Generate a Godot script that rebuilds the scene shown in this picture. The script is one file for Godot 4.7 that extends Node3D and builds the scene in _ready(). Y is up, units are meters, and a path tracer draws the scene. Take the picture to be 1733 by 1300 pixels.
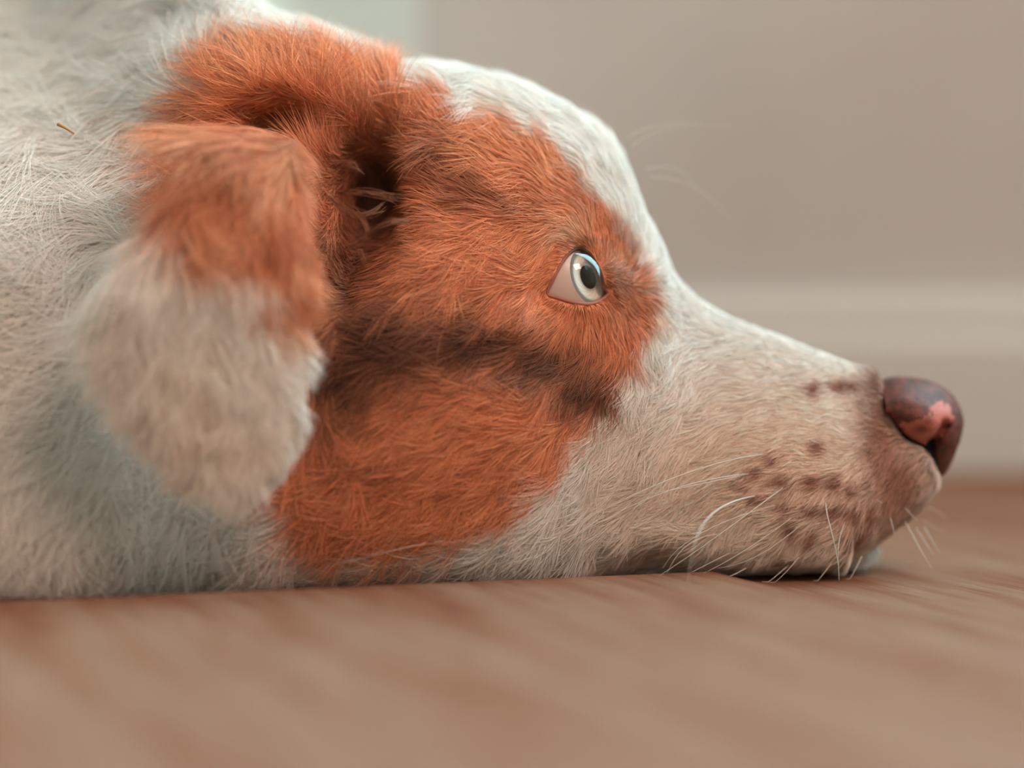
extends Node3D
# A puppy lying on a laminate floor, close up. Dog-side coordinates: (u, v) = 0.12 mm steps seen from the dog's left side, v down.
const S := 0.00012
const OX := 866.5
const FLOOR_V := 990.0
const EYE_V := 400.0
const DIST := 0.6
const HGT := 0.0708

var rng := RandomNumberGenerator.new()
var noise_a := FastNoiseLite.new()
var noise_b := FastNoiseLite.new()
var noise_c := FastNoiseLite.new()
var ear_noise := FastNoiseLite.new()

func _ready() -> void:
	rng.seed = 7
	# ---- camera
	var cam := Camera3D.new()
	cam.name = "camera"
	cam.position = Vector3(0, HGT, DIST)
	var lens := CameraAttributesPhysical.new()
	lens.frustum_focal_length = 50.0
	lens.exposure_aperture = 2.15
	lens.frustum_focus_distance = DIST - 0.006
	lens.frustum_near = 0.05
	lens.frustum_far = 50.0
	cam.attributes = lens
	cam.near = 0.05
	cam.far = 50.0
	cam.projection = Camera3D.PROJECTION_FRUSTUM
	cam.size = 2.0 * 0.05 * 650.0 / 5000.0
	cam.frustum_offset = Vector2(0, -0.05 * 250.0 / 5000.0)
	add_child(cam)
	cam.current = true
	# ---- sky, exposure
	var we := WorldEnvironment.new()
	we.name = "world_environment"
	var env := Environment.new()
	env.tonemap_mode = Environment.TONE_MAPPER_LINEAR
	env.tonemap_exposure = 0.525
	env.background_mode = Environment.BG_SKY
	var sky := Sky.new()
	var sm := ProceduralSkyMaterial.new()
	sm.sky_top_color = Color(0.80, 0.90, 0.88)
	sm.sky_horizon_color = Color(0.84, 0.92, 0.88)
	sm.ground_bottom_color = Color(0.55, 0.56, 0.52)
	sm.ground_horizon_color = Color(0.75, 0.80, 0.76)
	sm.sky_energy_multiplier = 2.2
	sky.sky_material = sm
	env.sky = sky
	env.sdfgi_enabled = true
	env.ssao_enabled = true
	env.ssil_enabled = true
	we.environment = env
	add_child(we)
	# ---- sun through the right-hand window, daylight in the window openings
	var sun := DirectionalLight3D.new()
	sun.name = "sun"
	sun.light_energy = 0.8
	sun.light_color = Color(1.0, 0.98, 0.94)
	sun.light_angular_distance = 1.5
	sun.shadow_enabled = true
	sun.look_at_from_position(Vector3.ZERO, Vector3(-0.8, -0.6, -0.25), Vector3.UP)
	add_child(sun)
	var cool := Color(0.70, 0.94, 1.0)
	daylight("back_window_daylight", Vector3(0.78, 1.15, -0.34), Vector3(0, 0, 1), Vector2(1.1, 1.6), cool, 6.6)
	daylight("door_daylight", Vector3(-0.76, 1.05, -0.34), Vector3(0, 0, 1), Vector2(0.6, 1.9), cool, 3.2)
	daylight("right_window_daylight", Vector3(1.74, 1.75, 0.45), Vector3(-1, 0, 0), Vector2(0.9, 0.75), cool, 0.25)
	# ---- room, then things
	build_room()
	build_added_fill_lamp()
	build_curtain()
	build_small_bits()
	build_dog()

func daylight(called: String, at: Vector3, towards: Vector3, size: Vector2, c: Color, e: float) -> void:
	var l := AreaLight3D.new()
	l.name = called
	l.area_size = size
	l.area_normalize_energy = false
	l.light_energy = e
	l.light_color = c
	l.omni_range_set(8.0) if l.has_method("omni_range_set") else null
	l.shadow_enabled = true
	l.look_at_from_position(at, at + towards, Vector3.UP)
	add_child(l)

# ------------------------------------------------------------------ helpers
func tag(o: Node, label: String, category := "", group := "", kind := "") -> void:
	if label: o.set_meta("label", label)
	if category: o.set_meta("category", category)
	if group: o.set_meta("group", group)
	if kind: o.set_meta("kind", kind)

func put(called: String, m: Mesh, mat: Material, parent: Node = null) -> MeshInstance3D:
	var o := MeshInstance3D.new()
	o.name = called
	o.mesh = m
	if mat: o.material_override = mat
	(parent if parent else self).add_child(o, true)
	return o

func pbr(c: Color, rough: float, spec := 0.5) -> StandardMaterial3D:
	var m := StandardMaterial3D.new()
	m.albedo_color = c
	m.roughness = rough
	m.metallic_specular = spec
	return m

func coat(rough: float, back: float) -> StandardMaterial3D:   # hair and skin coloured per vertex
	var m := StandardMaterial3D.new()
	m.vertex_color_use_as_albedo = true
	m.roughness = rough
	m.metallic_specular = 0.28
	if back > 0.0:
		m.backlight_enabled = true
		m.backlight = Color(back, back, back).linear_to_srgb()
	m.cull_mode = BaseMaterial3D.CULL_DISABLED
	return m

func P(px: float, py: float, z: float) -> Vector3:            # a measured spot at its own depth
	var k := (DIST - z) / DIST
	return Vector3((px - OX) * S * k, HGT - (py - EYE_V) * S * k, z)

func tab(t: Array, x: float, c: int) -> float:                # smooth table lookup, column c against column 0
	var n := t.size()
	if x <= t[0][0]: return t[0][c]
	if x >= t[n - 1][0]: return t[n - 1][c]
	var i := 0
	while t[i + 1][0] < x: i += 1
	var x0: float = t[i][0]
	var x1: float = t[i + 1][0]
	var y0: float = t[i][c]
	var y1: float = t[i + 1][c]
	var d := (y1 - y0) / (x1 - x0)
	var d0 := d
	var d1 := d
	if i > 0: d0 = 0.5 * (d + (y0 - t[i - 1][c]) / (x0 - t[i - 1][0]))
	if i < n - 2: d1 = 0.5 * (d + (t[i + 2][c] - y1) / (t[i + 2][0] - x1))
	var h := x1 - x0
	var s := (x - x0) / h
	return y0 * (1 + 2 * s) * (1 - s) * (1 - s) + d0 * h * s * (1 - s) * (1 - s) + y1 * s * s * (3 - 2 * s) + d1 * h * s * s * (s - 1)

func gauss(u: float, v: float, cu: float, cv: float, su: float, sv: float) -> float:
	var a := (u - cu) / su
	var b := (v - cv) / sv
	var q := a * a + b * b
	return exp(-0.5 * q) if q < 18.0 else 0.0

func poly_dist(poly: PackedVector2Array, p: Vector2) -> float:   # signed, positive inside
	var best := 1e9
	var n := poly.size()
	for i in n:
		var q := Geometry2D.get_closest_point_to_segment(p, poly[i], poly[(i + 1) % n])
		best = minf(best, q.distance_squared_to(p))
	best = sqrt(best)
	return best if Geometry2D.is_point_in_polygon(p, poly) else -best

func grid_normals(pos: PackedVector3Array, nx: int, ny: int, wrap: bool) -> PackedVector3Array:
	var out := PackedVector3Array()
	out.resize(nx * ny)
	for i in nx:
		var i0 := maxi(i - 1, 0)
		var i1 := mini(i + 1, nx - 1)
		for j in ny:
			var j0 := (j - 1 + ny) % ny if wrap else maxi(j - 1, 0)
			var j1 := (j + 1) % ny if wrap else mini(j + 1, ny - 1)
			var n := (pos[i * ny + j1] - pos[i * ny + j0]).cross(pos[i1 * ny + j] - pos[i0 * ny + j])
			out[i * ny + j] = -n.normalized()
	return out

func grid_mesh(mesh: ArrayMesh, pos: PackedVector3Array, nrm: PackedVector3Array, col: PackedColorArray, nx: int, ny: int, wrap: bool) -> void:
	var idx := PackedInt32Array()
	var m := ny if wrap else ny - 1
	var vote := 0.0                                    # front faces run clockwise about the normals
	for i in range(0, nx - 1, maxi(1, nx / 12)):
		for j in range(0, m, maxi(1, m / 12)):
			var a := i * ny + j
			vote += signf((pos[i * ny + (j + 1) % ny] - pos[a]).cross(pos[a + ny] - pos[a]).dot(nrm[a]))
	for i in nx - 1:
		for j in m:
			var a := i * ny + j
			var b := i * ny + (j + 1) % ny
			var c := a + ny
			var d := b + ny
			idx.append_array(PackedInt32Array([a, b, c, b, d, c] if vote < 0 else [a, c, b, b, c, d]))
	var arr := []
	arr.resize(Mesh.ARRAY_MAX)
	arr[Mesh.ARRAY_VERTEX] = pos
	arr[Mesh.ARRAY_NORMAL] = nrm
	arr[Mesh.ARRAY_COLOR] = col
	arr[Mesh.ARRAY_INDEX] = idx
	mesh.add_surface_from_arrays(Mesh.PRIMITIVE_TRIANGLES, arr)

func box(st: SurfaceTool, lo: Vector3, hi: Vector3) -> void:
	var b := BoxMesh.new()
	b.size = hi - lo
	st.append_from(b, 0, Transform3D(Basis(), (lo + hi) / 2.0))

func boxes(list: Array) -> ArrayMesh:
	var st := SurfaceTool.new()
	st.begin(Mesh.PRIMITIVE_TRIANGLES)
	for q in list: box(st, q[0], q[1])
	return st.commit()

func noise_tex(seed_: int, freq: float, ramp: Array, w := 512, h := 512, oct := 4) -> NoiseTexture2D:
	var n := FastNoiseLite.new()
	n.seed = seed_
	n.noise_type = FastNoiseLite.TYPE_SIMPLEX_SMOOTH
	n.frequency = freq
	n.fractal_octaves = oct
	var t := NoiseTexture2D.new()
	t.width = w
	t.height = h
	t.seamless = true
	t.noise = n
	if ramp:
		var g := Gradient.new()
		var offs := PackedFloat32Array()
		var cols := PackedColorArray()
		for r in ramp:
			offs.append(r[0])
			cols.append(r[1])
		g.offsets = offs
		g.colors = cols
		t.color_ramp = g
	return t

# ------------------------------------------------------------------ room
const XL := -1.5
const XR := 1.7
const ZB := -0.3
const ZF := 2.2
const TOP := 2.4

func wall_mat(seed_: int, lo := Color(0.745, 0.765, 0.77), hi := Color(0.775, 0.795, 0.80)) -> StandardMaterial3D:
	var m := pbr(Color(1, 1, 1), 0.9, 0.3)
	m.albedo_texture = noise_tex(seed_, 0.02, [[0.0, lo], [1.0, hi]])
	m.uv1_triplanar = true
	m.uv1_world_triplanar = true
	m.uv1_scale = Vector3(0.8, 0.8, 0.8)
	return m

func struct(called: String, m: Mesh, mat: Material, label: String, cat: String) -> MeshInstance3D:
	var o := put(called, m, mat)
	tag(o, label, cat, "", "structure")
	return o

func build_room() -> void:
	var wm := wall_mat(3)
	var warm := wall_mat(5, Color(0.76, 0.66, 0.59), Color(0.79, 0.69, 0.62))   # terracotta-pink paint on the other walls
	var t := 0.15
	# back wall with the balcony door at the left and a window high at the right
	struct("wall_back", boxes([
		[Vector3(XL - t, 0, ZB - t), Vector3(-1.09, TOP, ZB)],
		[Vector3(-1.09, 2.02, ZB - t), Vector3(-0.036, TOP, ZB)],
		[Vector3(-0.036, 0, ZB - t), Vector3(0.22, TOP, ZB)],
		[Vector3(0.22, 0, ZB - t), Vector3(1.34, 0.32, ZB)],
		[Vector3(0.22, 1.98, ZB - t), Vector3(1.34, TOP, ZB)],
		[Vector3(1.34, 0, ZB - t), Vector3(XR + t, TOP, ZB)]]), wm, "plain beige plaster wall behind the dog's head", "wall")
	struct("wall_right", boxes([
		[Vector3(XR, 0, ZB), Vector3(XR + t, 1.35, ZF)],
		[Vector3(XR, 2.15, ZB), Vector3(XR + t, TOP, ZF)],
		[Vector3(XR, 1.35, ZB), Vector3(XR + t, 2.15, -0.02)],
		[Vector3(XR, 1.35, 0.92), Vector3(XR + t, 2.15, ZF)]]), warm, "dusty pink wall on the right with a small high window", "wall")
	struct("wall_left", boxes([[Vector3(XL - t, 0, ZB), Vector3(XL, TOP, ZF)]]), warm, "dusty pink wall on the left side of the room", "wall")
	struct("wall_front", boxes([[Vector3(XL - t, 0, ZF), Vector3(XR + t, TOP, ZF + t)]]), warm, "dusty pink wall opposite the dog", "wall")
	struct("ceiling", boxes([[Vector3(XL - t, TOP, ZB - t), Vector3(XR + t, TOP + t, ZF + t)]]), pbr(Color(0.86, 0.78, 0.72), 0.9, 0.3), "cream ceiling of the room", "ceiling")
	# window frames and panes
	var white := pbr(Color(0.87, 0.88, 0.86), 0.4)
	var glass := StandardMaterial3D.new()
	glass.transparency = BaseMaterial3D.TRANSPARENCY_ALPHA
	glass.albedo_color = Color(1, 1, 1, 0.04)
	glass.roughness = 0.02
	window("window_1", Vector3(0.22, 0.32, 0), Vector3(1.34, 1.98, 0), ZB - 0.10, white, glass, "tall white framed window in the back wall")
	window("door_1", Vector3(-1.09, 0.0, 0), Vector3(-0.036, 2.02, 0), ZB - 0.12, white, glass, "white framed glass balcony door behind the curtain")
	var wr := Node3D.new()
	wr.name = "window_2"
	add_child(wr)
	tag(wr, "small white framed window high in the right wall", "window", "", "structure")
	put("window_frame", boxes([
		[Vector3(XR + 0.06, 1.35, -0.02), Vector3(XR + 0.11, 1.39, 0.92)],
		[Vector3(XR + 0.06, 2.11, -0.02), Vector3(XR + 0.11, 2.15, 0.92)],
		[Vector3(XR + 0.06, 1.39, -0.02), Vector3(XR + 0.11, 2.11, 0.02)],
		[Vector3(XR + 0.06, 1.39, 0.88), Vector3(XR + 0.11, 2.11, 0.92)]]), white, wr)
	put("pane", boxes([[Vector3(XR + 0.084, 1.39, 0.02), Vector3(XR + 0.088, 2.11, 0.88)]]), glass, wr)
	# baseboard: a flat board with a rounded, stepped head
	var st := SurfaceTool.new()
	st.begin(Mesh.PRIMITIVE_TRIANGLES)
	var prof := [Vector2(0.0, 0.0), Vector2(0.012, 0.0), Vector2(0.012, 0.0375), Vector2(0.0112, 0.0400), Vector2(0.0085, 0.0415), Vector2(0.0085, 0.0470), Vector2(0.0078, 0.0502), Vector2(0.0055, 0.0525), Vector2(0.0, 0.0537)]
	for i in prof.size() - 1:
		var a: Vector2 = prof[i]
		var b: Vector2 = prof[i + 1]
		st.set_smooth_group(-1)
		var q := [Vector3(-0.036, a.y, ZB + a.x), Vector3(-0.036, b.y, ZB + b.x), Vector3(XR, b.y, ZB + b.x), Vector3(XR, a.y, ZB + a.x)]
		for k in [0, 1, 2, 0, 2, 3]: st.add_vertex(q[k])
	st.generate_normals()
	struct("baseboard_back", st.commit(), pbr(Color(0.80, 0.835, 0.84), 0.45), "off-white moulded baseboard along the back wall", "baseboard")
	build_floor()

func window(called: String, lo: Vector3, hi: Vector3, z: float, white: Material, glass: Material, label: String) -> void:
	var w := Node3D.new()
	w.name = called
	add_child(w)
	tag(w, label, "door" if called.begins_with("door") else "window", "", "structure")
	var b := 0.045
	var mx := (lo.x + hi.x) / 2.0
	put("window_frame", boxes([
		[Vector3(lo.x, lo.y, z - 0.03), Vector3(lo.x + b, hi.y, z + 0.03)],
		[Vector3(hi.x - b, lo.y, z - 0.03), Vector3(hi.x, hi.y, z + 0.03)],
		[Vector3(lo.x + b, lo.y, z - 0.03), Vector3(hi.x - b, lo.y + b, z + 0.03)],
		[Vector3(lo.x + b, hi.y - b, z - 0.03), Vector3(hi.x - b, hi.y, z + 0.03)],
		[Vector3(mx - b / 2, lo.y + b, z - 0.03), Vector3(mx + b / 2, hi.y - b, z + 0.03)]]), white, w)
	for s in [[lo.x + b, mx - b / 2], [mx + b / 2, hi.x - b]]:
		put("pane", boxes([[Vector3(s[0], lo.y + b, z - 0.003), Vector3(s[1], hi.y - b, z + 0.003)]]), glass, w)

func build_floor() -> void:
	var slab := struct("floor", boxes([[Vector3(XL, -0.10, ZB), Vector3(XR, -0.0125, ZF)]]), pbr(Color(0.5, 0.42, 0.35), 0.9), "warm brown laminate floor of long planks", "floor")
	var mats := []
	for k in 3:
		var m := pbr(Color(1, 1, 1), 0.68, 0.22)
		m.albedo_texture = noise_tex(20 + k, 0.006, [[0.0, Color(0.47, 0.28, 0.205)], [0.35, Color(0.51, 0.345, 0.265)], [0.5, Color(0.53, 0.38, 0.30)], [0.65, Color(0.54, 0.40, 0.325)], [1.0, Color(0.55, 0.42, 0.345)]], 1024, 1024, 5)
		m.uv1_scale = Vector3(1.2, 13.0, 1)
		m.detail_enabled = true
		m.detail_uv_layer = BaseMaterial3D.DETAIL_UV_1
		m.detail_blend_mode = BaseMaterial3D.BLEND_MODE_MUL
		m.detail_albedo = noise_tex(40 + k, 0.02, [[0.0, Color(0.86, 0.79, 0.74)], [0.42, Color(0.97, 0.955, 0.94)], [1.0, Color(1, 1, 1)]], 1024, 1024, 3)
		m.heightmap_enabled = true
		m.heightmap_scale = 0.03
		m.heightmap_texture = noise_tex(60, 0.02, [], 1024, 1024, 3)
		mats.append(m)
	var G := Vector2(-0.342, -0.940)            # along the planks, away from the viewer
	var A := Vector2(0.940, -0.342)             # across them, to the right
	var corner := Vector2(0.0412, 0.001)
	var room := PackedVector2Array([Vector2(XL, ZB), Vector2(XR, ZB), Vector2(XR, ZF), Vector2(XL, ZF)])
	var wd := 0.19
	for row in range(-12, 14):
		var start := 0.0 if row == 0 else fposmod(row * 0.47 + 0.31, 1.28)
		for k in range(-4, 4):
			var l0 := start + k * 1.28
			var a0 := (row - 1) * wd
			var quad := PackedVector2Array()
			for q in [[a0, l0], [a0 + wd, l0], [a0 + wd, l0 + 1.28], [a0, l0 + 1.28]]:
				quad.append(corner + A * q[0] + G * q[1])
			for piece in Geometry2D.intersect_polygons(quad, room):
				var raised := 0.0030 if row == 0 and k == -1 else 0.0
				var inner := Geometry2D.offset_polygon(piece, -0.0006)
				if inner.is_empty(): continue
				var mesh := plank(inner[0], raised, corner, A, G, rng.randf() * 3.0)
				if mesh: put("plank", mesh, mats[posmod(row * 2 + k, 3)], slab)

func plank(poly: PackedVector2Array, raised: float, origin: Vector2, A: Vector2, G: Vector2, off: float) -> ArrayMesh:
	if Geometry2D.is_polygon_clockwise(poly): poly.reverse()
	var ins := Geometry2D.offset_polygon(poly, -0.0005)
	if ins.is_empty() or ins[0].size() != poly.size(): return null
	var top: PackedVector2Array = ins[0]
	if Geometry2D.is_polygon_clockwise(top): top.reverse()
	var best := 0                                     # match the corners of the two rings
	for i in poly.size():
		if top[i].distance_to(poly[0]) < top[best].distance_to(poly[0]): best = i
	var st := SurfaceTool.new()
	st.begin(Mesh.PRIMITIVE_TRIANGLES)
	var n := poly.size()
	var rings := [[poly, -0.012], [poly, raised - 0.0004], [top, raised]]
	var vert := func(p: Vector2, y: float) -> void:
		var d := p - origin
		st.set_uv(Vector2(d.dot(G) + off, d.dot(A) + off * 0.37))
		st.add_vertex(Vector3(p.x, y, p.y))
	for r in 2:
		for i in n:
			var lo: Array = rings[r]
			var hi: Array = rings[r + 1]
			var sh := best if r == 1 else 0
			var a: Vector2 = lo[0][i]
			var b: Vector2 = lo[0][(i + 1) % n]
			var c: Vector2 = hi[0][(i + 1 + sh) % n]
			var d: Vector2 = hi[0][(i + sh) % n]
			for q in [[a, lo[1]], [b, lo[1]], [c, hi[1]], [a, lo[1]], [c, hi[1]], [d, hi[1]]]:
				st.set_smooth_group(-1)
				vert.call(q[0], q[1])
	for i in range(1, n - 1):
		for q in [top[0], top[i], top[i + 1]]:
			st.set_smooth_group(-1)
			vert.call(q, raised)
	st.generate_normals()
	return st.commit()

func build_added_fill_lamp() -> void:
	# added unseen fill lamp in floor lamp shape: warms the side of the face
	var lamp := Node3D.new()
	lamp.name = "added_fill_lamp"
	lamp.position = Vector3(0.85, 0, 1.15)
	add_child(lamp)
	tag(lamp, "added unseen fill lamp shaped as a floor lamp with a warm cream drum shade", "lamp")
	var st := SurfaceTool.new()
	var metal := pbr(Color(0.25, 0.22, 0.2), 0.4)
	var base := CylinderMesh.new()
	base.top_radius = 0.13
	base.bottom_radius = 0.14
	base.height = 0.025
	put("base", base, metal, lamp).position = Vector3(0, 0.0125, 0)
	var pole := CylinderMesh.new()
	pole.top_radius = 0.011
	pole.bottom_radius = 0.013
	pole.height = 1.40
	put("pole", pole, metal, lamp).position = Vector3(0, 0.72, 0)
	var sh := CylinderMesh.new()
	sh.top_radius = 0.17
	sh.bottom_radius = 0.21
	sh.height = 0.36
	sh.cap_top = false
	sh.cap_bottom = false
	var glow := pbr(Color(0.9, 0.8, 0.66), 0.9)
	glow.emission_enabled = true
	glow.emission = Color(1.0, 0.80, 0.62)
	glow.emission_energy_multiplier = 0.9
	glow.cull_mode = BaseMaterial3D.CULL_DISABLED
	put("lamp_shade", sh, glow, lamp).position = Vector3(0, 1.56, 0)
	var l := AreaLight3D.new()
	l.name = "added_fill_lamp_light"  # added fill light in front of the unseen lamp's shade
	l.area_size = Vector2(0.5, 0.5)
	l.area_normalize_energy = true
	l.light_energy = 4.0
	l.light_color = Color(1.0, 0.79, 0.71)
	l.shadow_enabled = true
	l.look_at_from_position(Vector3(0.72, 1.48, 0.97), Vector3(0, 0.05, 0), Vector3.UP)
	add_child(l)

func build_curtain() -> void:
	var nx := 170
	var ny := 40
	var pos := PackedVector3Array()
	var col := PackedColorArray()
	for i in nx:
		var f := i / float(nx - 1)
		var x := lerpf(-0.44, -0.026, f)
		for j in ny:
			var g := j / float(ny - 1)
			var fold := sin(f * 26.0 + 0.6 * sin(f * 7.0)) * lerpf(0.016, 0.009, g)
			pos.append(Vector3(x, lerpf(0.012, 2.15, g), ZB + 0.045 + fold))
			col.append(Color(0.84, 0.91, 0.89))
	var m := ArrayMesh.new()
	grid_mesh(m, pos, grid_normals(pos, nx, ny, false), col, nx, ny, false)
	var mat := coat(0.9, 1.0)
	var c := put("curtain", m, mat)
	tag(c, "bright white sheer curtain hanging behind the top of the dog's head", "curtain")

func build_small_bits() -> void:
	var st := SurfaceTool.new()
	st.begin(Mesh.PRIMITIVE_TRIANGLES)
	var s := SphereMesh.new()
	s.radius = 0.00055
	s.height = 0.0009
	s.radial_segments = 10
	s.rings = 6
	st.append_from(s, 0, Transform3D(Basis().scaled(Vector3(1.2, 0.9, 1.0)), Vector3.ZERO))
	st.append_from(s, 0, Transform3D(Basis().scaled(Vector3(0.7, 0.6, 0.8)), Vector3(0.0005, -0.0001, 0.0002)))
	var c := put("crumb", st.commit(), pbr(Color(0.86, 0.76, 0.58), 0.8))
	var d := DIST * 590.0 / 614.0
	c.position = Vector3((1145 - OX) * S * d / DIST, 0.0013, DIST - d)
	tag(c, "tiny pale crumb lying on the floor below the mouth", "crumb")

# ------------------------------------------------------------------ dog
const TOPS := [[-1150, 420], [-1100, 180], [-900, -120], [-600, -240], [-350, -240], [0, -150], [250, -60], [400, 0], [500, 48], [580, 78], [640, 100], [700, 116], [760, 122], [830, 136], [900, 158], [956, 187], [1000, 217], [1034, 248], [1056, 284], [1076, 328], [1096, 376], [1116, 416], [1138, 460], [1168, 496], [1222, 532], [1290, 560], [1350, 583], [1420, 609], [1480, 632], [1505, 656], [1540, 668], [1570, 678], [1589, 700]]
# along the dog: place, lowest point above the floor (mm), middle plane (mm), half width (mm), belly-heavy skew
const LOFT := [[-1150, 30, -60, 4, 0.0], [-1100, 12, -58, 45, 0.0], [-900, 1.0, -50, 72, 0.1], [-600, 0.4, -45, 72, 0.6], [-350, 0.4, -40, 62, 0.8], [0, 0.4, -36, 53, 0.85], [200, 0.4, -34, 51, 0.75], [400, 0.4, -33, 51, 0.55], [550, 0.5, -32, 51, 0.36], [700, 0.6, -31, 49, 0.25], [800, 0.7, -31, 45.5, 0.3], [900, 0.8, -30, 40.5, 0.3], [960, 0.9, -30, 36.5, 0.25], [1050, 1.0, -29, 30.5, 0.25], [1130, 1.0, -28, 27, 0.3], [1250, 1.2, -27, 24.5, 0.35], [1400, 2.4, -26, 21.5, 0.3], [1450, 4.5, -25, 18.4, 0.25], [1480, 7.0, -25, 15.9, 0.2], [1510, 10.0, -24, 13.7, 0.15], [1545, 13.6, -24, 12.2, 0.1], [1568, 17.2, -24, 9.4, 0.0], [1580, 20.5, -24, 5.5, 0.0], [1585, 22.5, -24, 2.0, 0.0]]
# swells and hollows of the near (and, mirrored, the far) side: place, spread, height in mm
const BUMPS := [[985, 380, 60, 26, 2.2], [1066, 470, 26, 45, -2.6], [800, 700, 160, 140, 3.5], [930, 600, 70, 30, -1.2], [626, 340, 50, 76, -32.0], [595, 470, 24, 40, -8.0], [430, 130, 130, 65, 9.0], [470, 205, 42, 26, -18.0], [765, 300, 26, 55, -2.0], [1380, 830, 110, 80, 2.6], [1180, 700, 60, 80, -0.8], [1270, 985, 130, 18, -6.0], [1120, 960, 50, 22, -3.0], [1130, 905, 50, 16, 1.0]]
const OPENING := [[926, 497], [936, 473], [952, 443], [967, 427], [982, 421], [999, 431], [1011, 447], [1019, 468], [1023, 486], [1032, 497], [1017, 509], [997, 515], [971, 512], [946, 505]]

var opening := PackedVector2Array()
var eye_c := Vector3.ZERO
const EYE_R := 0.0100
const IRIS_R := 0.0060
var gaze := Vector3(0.745, 0.27, 0.61)

func uv_of(p: Vector3) -> Vector2:
	return Vector2(OX + p.x / S, FLOOR_V - p.y / S)

func base_point(X: float, phi: float) -> Vector3:
	var u := OX + X / S
	var k := 1.05
	var pu := OX + (u - OX) / k
	var zm := tab(LOFT, pu, 2) * 0.001
	var w := tab(LOFT, pu, 3) * 0.001
	var lo := tab(LOFT, pu, 1) * 0.001
	var hi := HGT - (tab(TOPS, pu, 1) - EYE_V) * S * k
	var sk := tab(LOFT, pu, 4)
	var sn := sin(phi)
	var t := 0.5 - 0.5 * cos(phi)
	var ex := lerpf(0.30, 0.72, smoothstep(0.0, 0.5, t)) if u < 1450 else 0.62
	var wid := pow(absf(sn), ex) * w * (1.0 + sk * (0.45 - t) * 1.5)
	var back := -0.060 * smoothstep(0.45, 1.0, t) * smoothstep(440.0, -180.0, u)     # the neck leans away behind the head
	return Vector3(X, lerpf(lo, hi, t), zm + wid * signf(sn) + back)

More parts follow.
